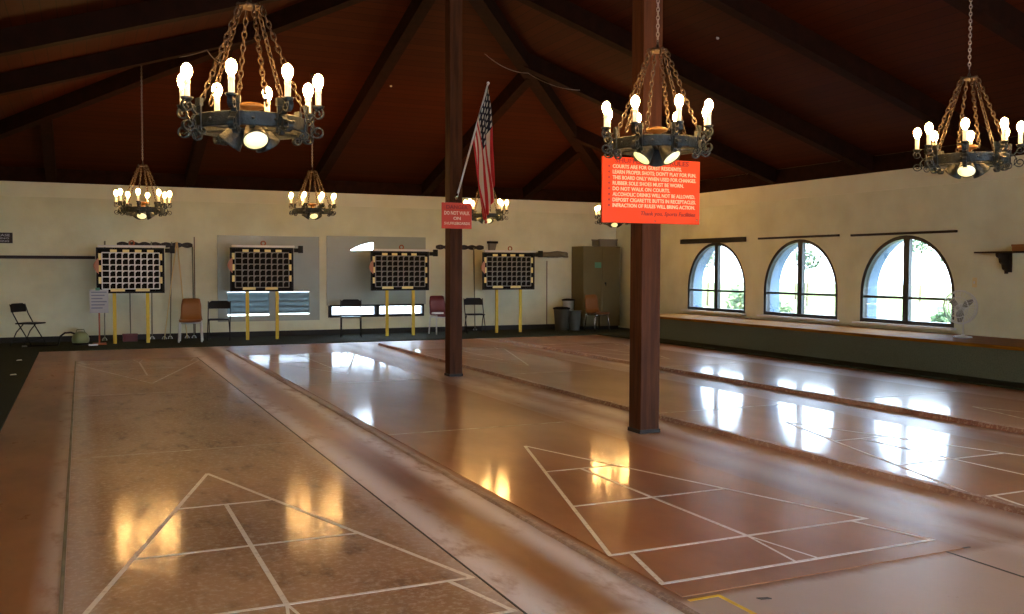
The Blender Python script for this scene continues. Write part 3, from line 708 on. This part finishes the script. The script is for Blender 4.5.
scoreboard(30.15, VS_, 3.35, 6.2, 4.35, 'scoreboard furthest right, beside the rolled canvas and olive cabinet')

# ------------------------------------------------------------ grey sheets over the back windows
t = thing('window_sheet', 'grey acrylic sheet with milky lower panes behind the second scoreboard', 'window cover', (12.6, VB-.03, 0))
sh = MB().box((-3.6, -.04, 1.15), (3.6, 0, 7.25)); so = obj('panel', sh, M['sheet'], t)
cut(so, [MB().box((-2.95, -1, 1.55), (-.05, 1, 3.25)), MB().box((.45, -1, 1.6), (2.85, 1, 3.25))])
for a_, b_ in ((-2.95, -.05), (.45, 2.85)):
    p_ = obj('milky_pane', MB().box((a_, -.03, 1.68), (b_, -.015, 3.22)), M['milky'], t); p_['label'] = 'milky translucent pane'
    for i in range(4): obj('louvre', MB().box((a_, .05, 1.75+i*.38), (b_, .12, 1.88+i*.38)), M['grey_plastic'], p_)
t = thing('window_sheet', 'grey acrylic sheet with bright slot below, behind the third scoreboard', 'window cover', (20.6, VB-.03, 0))
sh = MB().prism([(-3.85, 2.2), (3.85, 2.2), (3.85, 7.35), (-3.85, 7.35)], .04, 'y', -.04); so = obj('panel', sh, M['sheet'], t)
cut(so, [MB().prism([(-2.1, 6.27), (-1.71, 6.5), (-1.28, 6.68), (-.83, 6.81), (-.42, 6.88), (-.3, 6.88), (-.3, 6.32)], 3, 'y', -1.5)])
fr = MB().box((-3.62, -.08, 1.3), (3.7, -.01, 1.48)).box((-3.62, -.08, 2.1), (3.7, -.01, 2.24)).box((-3.62, -.08, 1.3), (-3.48, -.01, 2.24)).box((3.56, -.08, 1.3), (3.7, -.01, 2.24)).box((-.08, -.08, 1.4), (.08, -.01, 2.2))
obj('slot_frame', fr, M['black'], t)

# ------------------------------------------------------------ chairs
def folding_chair(u, v, rz, lab):
    t = thing('folding_chair', lab, 'chair', (u, v, .05), rz, 'black metal folding chairs along the back wall')
    hw = .72
    seat = MB().bbox((-.66, -.75, 1.38), (.66, .45, 1.47), .04); obj('seat', seat, M['black'], t)
    m = MB(); n = 14                                 # backrest: curved, rounded panel
    for zi, (za, zb) in enumerate(((2.12, 2.66),)):
        pts = []
        for i in range(n+1):
            x = -.72+1.44*i/n; c = .08*(1-(x/.72)**2); pts.append((x, .62+c))
        for i in range(n):
            (xa, ya), (xb, yb) = pts[i], pts[i+1]
            ta = zb-.14*max(0, (abs(xa)/.72)-.72)/.28; tb = zb-.14*max(0, (abs(xb)/.72)-.72)/.28
            m.add([(xa, ya, za), (xb, yb, za), (xb, yb+.05, tb), (xa, ya+.05, ta), (xa, ya+.04, za), (xb, yb+.04, za), (xb, yb+.09, tb), (xa, ya+.09, ta)],
                  [(0, 1, 2, 3), (5, 4, 7, 6), (3, 2, 6, 7), (1, 0, 4, 5)]+([(0, 3, 7, 4)] if i == 0 else [])+([(2, 1, 5, 6)] if i == n-1 else []))
    obj('backrest', m, M['black'], t)
    for s in (-1, 1):
        obj('front_leg', MB().tube([(s*hw, .72, 2.62), (s*hw, .5, 2.0), (s*hw, .1, 1.3), (s*hw, -.72, .02)], .035, 7), M['black'], t)
        obj('rear_leg', MB().tube([(s*(hw-.08), -.1, 1.4), (s*(hw-.06), .35, .9), (s*(hw-.04), .78, .02)], .035, 7), M['black'], t)
    obj('crossbar', MB().tube([(-hw, -.5, .38), (hw, -.5, .38)], .025, 6), M['black'], t)
    obj('crossbar', MB().tube([(-hw+.05, .62, .38), (hw-.05, .62, .38)], .025, 6), M['black'], t)
    return t
folding_chair(-2.75, 53.6, R(58), 'black folding chair turned sideways at far left under the dark rail')
folding_chair(8.75, 53.9, R(-10), 'black folding chair between the brown moulded chair and second scoreboard')
folding_chair(17.8, 53.6, R(-15), 'black folding chair in front of the bright window slot')
folding_chair(27.55, 54.0, R(-12), 'black folding chair just right of the far post')
def shell_chair(u, v, rz, lab, m1, m2, legs='out'):
    t = thing('moulded_chair', lab, 'chair', (u, v, .05), rz)
    prof = [(-.72, 1.36), (-.78, 1.44), (-.6, 1.47), (-.2, 1.42), (.35, 1.42), (.58, 1.52), (.68, 1.8), (.78, 2.4), (.84, 2.86)]
    def half(i): return [.66, .68, .7, .72, .74, .7, .66, .64, .56][i]
    m = MB(); n = 8; v_ = []; nrow = len(prof)
    for lay in (0, 1):
        for i, (y, z) in enumerate(prof):
            for j in range(n+1):
                x = half(i)*(-1+2*j/n); lift = .05*(x/half(i))**2
                if i >= 5: v_.append((x, y-lift+.05*lay, z+(-.05 if (i == nrow-1 and j in (0, n)) else 0)))
                else: v_.append((x, y, z+lift-.05*lay))
    o2 = nrow*(n+1); f_ = []
    for i in range(nrow-1):
        for j in range(n):
            a_ = i*(n+1)+j; f_ += [(a_, a_+1, a_+n+2, a_+n+1), (o2+a_, o2+a_+n+1, o2+a_+n+2, o2+a_+1)]
    for i in range(nrow-1):
        for j in (0, n): a_ = i*(n+1)+j; f_.append((a_, a_+n+1, o2+a_+n+1, o2+a_))
    for j in range(n):
        for i in (0, nrow-1): a_ = i*(n+1)+j; f_.append((a_, o2+a_, o2+a_+1, a_+1))
    obj('seat_shell', m.add(v_, f_, True), m1, t)
    for sx in (-1, 1):
        for sy in (-1, 1):
            obj('leg', MB().tube([(sx*.5, sy*.4, 1.34), (sx*.66, sy*.55, 1.28), (sx*.72, sy*.66, .02)], .055, 8), m2, t)
    obj('under_frame', MB().tube([(-.66, -.5, 1.28), (.66, -.5, 1.28)], .05, 6).tube([(-.66, .5, 1.26), (.66, .5, 1.26)], .05, 6), m2, t)
    return t
shell_chair(6.85, 53.2, R(-9), 'brown moulded chair with white legs beside the leaning cues', M['chair_brown'], M['white_metal'])
shell_chair(24.8, 53.9, R(5), 'dark burgundy chair half hidden behind the far post', M['chair_red'], M['white_metal'])
shell_chair(37.45, 52.6, R(8), 'orange brown chair with chrome legs in front of the olive cabinet', M['chair_orange'], M['chrome'])
tag(obj('folded_cloth', MB().bbox((-.45, -.3, 0), (.3, .25, .14), .05), M['white'], None, (24.4, 53.45, 1.58), R(10)), 'white cloth lying on the seat of the burgundy chair', 'cloth')

# ------------------------------------------------------------ cabinet corner
t = thing('metal_cabinet', 'tall olive metal double-door cabinet in the far corner', 'cabinet', (38.65, 55.35, .05))
obj('body', MB().bbox((-1.5, -.95, .25), (2.0, 1.0, 6.75), .03), M['cabinet'], t)
obj('plinth', MB().box((-1.4, -.85, 0), (1.9, .95, .25)), M['black'], t)
for a_, b_ in ((-1.45, .23), (.27, 1.93)):
    d_ = obj('door', MB().bbox((a_, -1.02, .35), (b_, -.95, 6.65), .02), M['cabinet'], t)
    if a_ > 0: obj('handle', MB().lathe([(.08, 0), (.08, .05), (.05, .08), (0, .09)], (.55, -1.02, 3.75), 10, (0, -1, 0)).box((.52, -1.12, 3.55), (.58, -1.08, 3.8)), M['black'], d_)
obj('notice', MB().box((-.45, -1.035, 5.0), (.15, -1.02, 5.45)), M['teal'], t)['label'] = 'teal paper notice'
m = MB(); m.bbox((-.55, -.55, 0), (.95, .5, .12), .02)
for a_, b_, c_, d_ in ((-.65, -.6, 1.05, -.53), (-.65, .5, 1.05, .57), (-.65, -.6, -.57, .57), (.97, -.6, 1.05, .57)): m.box((a_, b_, .05), (c_, d_, .55))
m.box((-.7, -.65, .5), (1.1, -.55, .6)).box((-.7, .5, .5), (1.1, .6, .6))
tag(obj('storage_tray', m, M['grey_plastic'], None, (39.4, 55.2, 6.8)), 'dark grey open tray on top of the olive cabinet', 'tray')
def bin_(name, u, v, z, r0, r1, h, m1, m2, lab, lid=True):
    t = thing(name, lab, 'bin', (u, v, z))
    obj('body', MB().lathe([(r0, 0), (r1, h), (r1+.03, h), (r1+.03, h+.04), (r1-.03, h+.04), (r0-.04, .04), (0, .04)], (0, 0, 0), 20), m1, t)
    if lid: obj('lid', MB().lathe([(r1+.07, h+.03), (r1+.08, h+.12), (r1*.7, h+.19), (0, h+.21)], (0, 0, 0), 20), m2, t)
    return t
bin_('trash_bin', 34.85, 53.7, .05, .5, .62, 1.7, M['bin'], M['black'], 'taupe round trash bin with black lid, leftmost of the bins by the cabinet')
bin_('bin', 36.12, 53.9, .05, .42, .56, 1.55, M['grey_plastic'], M['black'], 'open pale grey bin between the taupe trash bin and the orange brown chair', lid=False)
bin_('white_bucket', 36.25, 55.2, .05, .4, .46, 2.3, M['white'], M['black'], 'white bucket with black lid standing behind the two grey bins')
# right wall, near the corner: a dark door leaf edge and small box
d_ = link('door_1', None); d_['kind'] = 'structure'
obj('door_leaf', MB().bbox((UR-.12, 50.9, .1), (UR-.02, 53.8, 6.6), .02), M['dark_wood'], d_)
obj('door_frame', MB().box((UR-.16, 53.8, .1), (UR-.01, 54.0, 6.8)).box((UR-.16, 50.6, .1), (UR-.01, 50.9, 6.8)).box((UR-.16, 50.6, 6.6), (UR-.01, 54.0, 6.8)), M['wall'], d_)

# ------------------------------------------------------------ back wall fittings
tag(obj('wall_rail', MB().bbox((UL, VB-.2, 5.52), (1.15, VB-.001, 5.72), .02), M['dark_wood']), 'long dark wooden rail on the back wall at far left', 'rail')
t = thing('wall_plaque', 'small dark sign with pale lettering at the left edge of the view', 'sign', (-5.6, VB-.001, 6.85))
obj('plate', MB().bbox((-1.9, -.08, -.34), (1.9, 0, .34), .01), M['dark_wood'], t)
tx = MB(); text_mb(tx, 'PLEASE', .75, .1, .22, -.085, 1.0); text_mb(tx, 'NO SMOKING', -.2, -.08, .16, -.085, 1.9); text_mb(tx, 'IN THE BUILDING', -.3, -.26, .16, -.085, 2.0)
obj('lettering', tx, M['paper'], t)
def cue_rack(u0, u1, z, lab, n):
    t = thing('cue_rack', lab, 'rack', ((u0+u1)/2, VB-.001, z)); hw = (u1-u0)/2
    pts = [(-hw, -.16)]
    for i in range(n*8+1):
        x = -hw+2*hw*i/(n*8); pts.append((x, .12+.07*abs(math.sin(math.pi*i/8))))
    pts.append((hw, -.16)); pts = pts[::-1]
    # scalloped back board as strips so that it stays a clean solid
    m = MB()
    for i in range(n*8):
        xa = -hw+2*hw*i/(n*8); xb = -hw+2*hw*(i+1)/(n*8); ha = .1+.09*abs(math.sin(math.pi*i/8)); hb = .1+.09*abs(math.sin(math.pi*(i+1)/8))
        m.prism([(xa, -ha), (xb, -hb), (xb, hb), (xa, ha)], .1, 'y', -.1)
    obj('back_board', m, M['dark_wood'], t)
    for i in range(n): obj('peg', MB().tube([(-hw+2*hw*(i+.5)/n, -.1, 0), (-hw+2*hw*(i+.5)/n, -.38, .06)], .035, 6), M['dark_wood'], t)
    return t
cue_rack(2.5, 7.35, 6.52, 'black scalloped cue rack above the first scoreboard', 7)
cue_rack(25.3, 29.3, 6.62, 'black cue rack on the wall behind the far post', 6)
t = thing('wall_box', 'small grey lidded box fixed above the right end of the second cue rack', 'box', (30.0, VB-.001, 6.85))
obj('body', MB().prism([(-.28, -.45), (.2, -.45), (.32, .1), (-.3, .1)], .3, 'y', -.3), M['grey_plastic'], t)
obj('lid', MB().box((-.4, -.36, .1), (.42, 0, .28)), M['black'], t)
def cue(p, q, m, lab):
    # each cue stands on its fork and leans on the rack
    p, q = Vector(p), Vector(q); t = thing('shuffleboard_cue', lab, 'cue', p, 0, 'cues leaning against the back wall')
    obj('shaft', MB().tube([(0, 0, .06), q-p], [.036, .05], 7), m, t)
    obj('fork', MB().tube([(.12*math.cos(R(a)), 0, .13-.12*math.sin(R(a))) for a in range(-170, -9, 16)], .022, 5).lathe([(.04, 0), (.04, .06)], (.12, 0, .08), 6).lathe([(.04, 0), (.04, .06)], (-.12, 0, .08), 6), M['white'], t)
for u_, tu, m_, lab in ((5.35, 6.25, 'bamboo', 'pale leaning cue with its foot nearest the first scoreboard'), (6.85, 6.3, 'bamboo', 'pale leaning cue crossing behind the brown moulded chair'),
        (5.75, 5.95, 'grey_cue', 'thin grey green cue leaning beside the pale crossing pair'), (7.3, 7.3, 'grey_cue', 'thin grey green cue hanging straight down behind the brown moulded chair'),
        (1.65, 1.75, 'grey_cue', 'thin grey cue behind the scoreboard, nearest its left leg'), (3.25, 3.25, 'grey_cue', 'thin grey cue behind the first scoreboard between its legs'),
        (4.6, 4.65, 'grey_cue', 'thin grey cue just right of the first scoreboard right leg')):
    cue((u_, VB-.95-.3*(lab[0] == 'p' and u_ < 6), .05), (tu, VB-.44-.2*(lab[0] == 'p' and u_ < 6), 6.4 if tu > 7 else 6.72), M[m_], lab)
cue((28.35, VB-.6, .05), (28.35, VB-.32, 6.6), M['grey_cue'], 'single grey cue hanging between far post and last scoreboard')
# little sign on a stand
t = thing('sign_stand', 'pale printed sheet on an orange brown stand left of the first scoreboard', 'sign stand', (1.2, 53.1, .05))
obj('post', MB().bbox((.05, -.05, .05), (.15, .05, 3.4), .01), M['orange_post'], t)
obj('foot', MB().bbox((-.3, -.35, 0), (.5, .35, .1), .02), M['orange_post'], t)
p_ = obj('sheet', MB().box((-.45, -.08, 2.02), (.65, -.05, 3.5)), M['paper'], t)
m = MB()
for i in range(6): m.box((-.35, -.085, 3.3-i*.2), (.55-(i % 3)*.12, -.08, 3.38-i*.2))
obj('printed_lines', m, M['paper_ink'], p_)
obj('clip', MB().box((-.1, -.12, 3.45), (.15, -.03, 3.62)), M['teal'], t)
# canister vacuum
t = thing('canister_vacuum', 'pale green canister vacuum with black hose on the carpet at left', 'vacuum cleaner', (.05, 53.2, .05))
obj('body', MB().lathe([(.42, .12), (.5, .2), (.52, .4), (.44, .66), (.3, .82), (.12, .86), (0, .86)], (0.15, 0, 0), 22), M['green_plastic'], t)
obj('base', MB().lathe([(.4, 0), (.5, .04), (.5, .14), (.4, .16)], (.15, 0, 0), 20), M['black'], t)
obj('carry_handle', MB().tube([(-.1, 0, .84), (-.05, 0, .98), (.35, 0, .98), (.4, 0, .82)], .035, 6), M['green_plastic'], t)
obj('hose', MB().tube([(-.1, -.1, .7), (-.4, -.15, .82), (-.75, -.2, .8), (-1.0, -.2, .6), (-1.08, -.25, .3), (-1.15, -.3, .06), (-1.6, -.4, .05), (-2.3, -.35, .05), (-2.9, -.3, .05)], .06, 7), M['black'], t)
obj('nozzle', MB().bbox((-3.15, -.4, 0), (-2.85, -.2, .09), .02), M['grey_plastic'], t)
tag(obj('power_strip', MB().bbox((-.3, -.08, 0), (.25, .08, .1), .02), M['white'], None, (.95, 52.3, .05)), 'small white power strip on the carpet beside the vacuum', 'power strip')
t = thing('cue_box', 'small dark red box on the carpet under the first scoreboard', 'box', (3.2, 55.2, .05))
obj('body', MB().bbox((-.45, -.3, 0), (.45, .3, .42), .02), M['chair_red'], t); obj('lid', MB().bbox((-.48, -.33, .42), (.48, .33, .5), .02), M['chair_red'], t)
# white paper scraps on the left carpet
for x, y, lab in ((-2.75, 43.6, 'small white scrap further back on the left carpet'), (-2.6, 36.2, 'small white scrap nearer the camera on the left carpet')):
    tag(obj('paper_scrap', MB().prism([(-.12, -.1), (.14, -.05), (.1, .22), (-.06, .14)], .03, 'z', 0), M['white'], None, (x, y, .05)), lab, 'paper scrap')
# rolled canvas beside the cabinet
t = thing('rolled_canvas', 'grey beige rolled canvas fixed on the wall between last scoreboard and cabinet', 'canvas roll', (35.1, VB-.35, 6.1))
obj('roll', MB().tube([(-1.9, 0, .0), (-1.2, 0, .02), (-.2, 0, .0), (.6, 0, .05), (1.5, 0, .03)], [.16, .2, .22, .27, .2], 12), M['canvas'], t)
obj('roll_end', MB().tube([(.7, -.16, .1), (1.1, -.2, -.08), (1.5, -.18, -.15)], [.1, .14, .08], 8), M['canvas'], t)
obj('wall_bracket', MB().box((-1.5, .0, -.05), (-1.4, .35, .05)).box((.9, .0, -.05), (1.0, .35, .05)), M['black'], t)

# ------------------------------------------------------------ right wall fittings
t = thing('wall_shelf', 'dark wall shelf on a stepped bracket at the right edge', 'shelf', (UR-.001, 19.5, 5.85))
obj('shelf_board', MB().bbox((-.75, -3.4, -.04), (0, 1.3, .04), .01), M['dark_wood'], t)
obj('bracket', MB().prism([(0, -.04), (-.72, -.04), (-.72, -.22), (-.56, -.3), (-.5, -.5), (-.34, -.6), (-.28, -.82), (-.12, -.9), (-.1, -1.05), (0, -1.05)], .14, 'y', -.07), M['dark_wood'], t)
# the stepped profile faces the camera, so a second plate runs along the wall
obj('back_plate', MB().prism([(.62, -.04), (.62, -.16), (.42, -.22), (.38, -.4), (.2, -.5), (.14, -.75), (-.05, -.82), (-.05, -.98), (-.28, -.98), (-.28, -.04)], .05, 'x', -.06), M['dark_wood'], t)
tag(obj('wooden_box', MB().bbox((-.3, -.9, 0), (.3, .35, .3), .02).bbox((-.32, -.92, .22), (.32, .37, .32), .02), M['chair_brown'], None, (UR-.4, 18.4, 5.892)), 'small reddish brown box on the wall shelf', 'box')
t = thing('light_switch', 'small tan switch plate on the wall right of the fan', 'switch', (UR-.001, 21.3, 4.35))
obj('plate', MB().bbox((-.04, -.13, -.25), (0, .13, .25), .01), M['bamboo'], t); obj('toggle', MB().box((-.08, -.03, -.06), (-.04, .03, .06)), M['white'], t)
# fan on the bench
t = thing('pedestal_fan', 'white pedestal fan standing on the bench beside the nearest arched window', 'fan', (39.7, 20.45, 1.66), R(-78))
obj('base', MB().lathe([(.42, 0), (.42, .05), (.1, .12), (.05, .16)], (0, 0, 0), 24), M['white_metal'], t)
obj('pole', MB().tube([(0, 0, .1), (0, 0, 1.4)], .035, 8), M['white_metal'], t)
HC = Vector((0, -.2, 1.5))
obj('motor', MB().lathe([(.05, -.3), (.16, -.26), (.18, 0), (.12, .1), (0, .12)], HC, 16, (0, -1, 0)), M['white_metal'], t)
fr_ = MB(); RF = .82
for yy, rr_ in ((-.12, RF), (-.24, RF*.97), (.0, RF*.97), (-.32, .5)): fr_.tube([(HC.x+rr_*math.cos(a), HC.y+yy, HC.z+rr_*math.sin(a)) for a in [2*math.pi*i/36 for i in range(36)]], .022, 5, closed=True)
for i in range(30):
    a = 2*math.pi*i/30; c_, s_ = math.cos(a), math.sin(a)
    fr_.tube([(HC.x+.1*c_, HC.y-.34, HC.z+.1*s_), (HC.x+.5*c_, HC.y-.32, HC.z+.5*s_), (HC.x+RF*.95*c_, HC.y-.22, HC.z+RF*.95*s_), (HC.x+RF*c_, HC.y-.12, HC.z+RF*s_), (HC.x+RF*.9*c_, HC.y, HC.z+RF*.9*s_), (HC.x+.2*c_, HC.y+.05, HC.z+.2*s_)], .008, 4)
fr_.lathe([(0, .34), (.12, .35), (.12, .37), (0, .38)], HC, 14, (0, -1, 0))
obj('cage', fr_, M['white_metal'], t)
for i in range(3):
    a0 = 2*math.pi*i/3+.5; pts = []
    m = MB(); v_ = []
    for j in range(7):
        q = j/6; r_ = .12+.62*q; w_ = .12+.26*math.sin(math.pi*min(1, q*.9+.1))
        for s_ in (-1, 1):
            a = a0+s_*w_*.9/max(r_, .3)*.5; v_.append((HC.x+r_*math.cos(a), HC.y-.12+s_*.05, HC.z+r_*math.sin(a)))
    o_ = [(x, y+.015, z) for x, y, z in v_]
    fs = [(2*j, 2*j+1, 2*j+3, 2*j+2) for j in range(6)]
    n_ = len(v_); m.add(v_+o_, fs+[tuple(k+n_ for k in f)[::-1] for f in fs]+[(0, n_, n_+1, 1), (12, 13, n_+13, n_+12)]+[(2*j, 2*j+2, n_+2*j+2, n_+2*j) for j in range(6)]+[(2*j+1, n_+2*j+1, n_+2*j+3, 2*j+3) for j in range(6)])
    obj('blade', m, M['grey_plastic'], t)

# ------------------------------------------------------------ outdoors, as seen through the windows
tag(obj('lawn', MB().box((UR+TH, -60, -.7), (260, 300, -.5)), M['grass']), 'sunlit lawn outside the arched windows', 'lawn', kind='structure')
tag(obj('paving', MB().box((-150, VB+TH, -.72), (UR+TH, 300, -.52)), M['pave']), 'sunlit paving behind the back wall', 'paving', kind='structure')
tag(obj('bounce_path', MB().box((UR+TH, -60, -.5), (51, 300, -.46)), M['pave']), 'pale bounce strip added along the outside of the window wall', 'path', kind='structure')  # unseen ground strip, added so the bounce on the reveals is white
def leaf_ball(rnd, c, r, sq=1., n=260, s=.5):
    m = MB()
    for i in range(n):
        d = Vector((rnd.gauss(0, 1), rnd.gauss(0, 1), rnd.gauss(0, 1))).normalized()*r*(rnd.random()**.4)
        p = Vector(c)+Vector((d.x, d.y, d.z*sq)); a = Vector((rnd.gauss(0, 1), rnd.gauss(0, 1), rnd.gauss(0, 1))).normalized(); b_ = a.orthogonal().normalized(); k_ = s*rnd.uniform(.6, 1.3)
        e = a.cross(b_)*k_*.12
        m.add([p-a*k_, p-b_*k_*.5+e, p+a*k_, p+b_*k_*.5+e], [(0, 1, 2, 3)])
    return m
rnd = random.Random(5)
def tree(u, v, h, r, lab, tr=.16):
    t = thing('tree', lab, 'tree', (u, v, -.5))
    obj('trunk', MB().tube([(0, 0, 0), (.2, .1, h*.4), (-.1, 0, h*.72)], [tr, tr*.8, tr*.4], 8), M['bark'], t)
    obj('crown', leaf_ball(rnd, (0, 0, h*.78), r, .75, 420, r*.16), M['leaf'], t)
    return t
tree(86, 104, 9, 1.9, 'slim tree seen through the left half of the furthest arched window')
tree(118, 121, 13, 2.4, 'round tree seen through the right half of the furthest arched window')
tree(98, 96, 9, 2.2, 'tree seen through the left half of the middle arched window')
tree(130, 104, 13, 2.6, 'tree seen through the right half of the middle arched window')
tree(112, 82, 9.5, 2.2, 'tree seen through the left half of the nearest arched window')
tree(150, 84, 12, 1.5, 'thin tree seen through the right half of the nearest arched window')
def shrub(u, v, h, r, lab):
    t = thing('shrub', lab, 'shrub', (u, v, -.5)); obj('stem', MB().tube([(0, 0, 0), (0, 0, h*.6)], .08, 6), M['bark'], t)
    obj('foliage', leaf_ball(rnd, (0, 0, h*.55), r, h*.5/r, 320, .28), M['leaf'], t); return t
shrub(53, 54.5, 3.9, 1.3, 'leafy green shrub outside the furthest arched window at left')
shrub(53.5, 50.5, 2.9, 1.5, 'low wide shrub outside the furthest arched window at right')
shrub(53.5, 33.5, 2.9, .9, 'small loose shrub outside the nearest arched window')
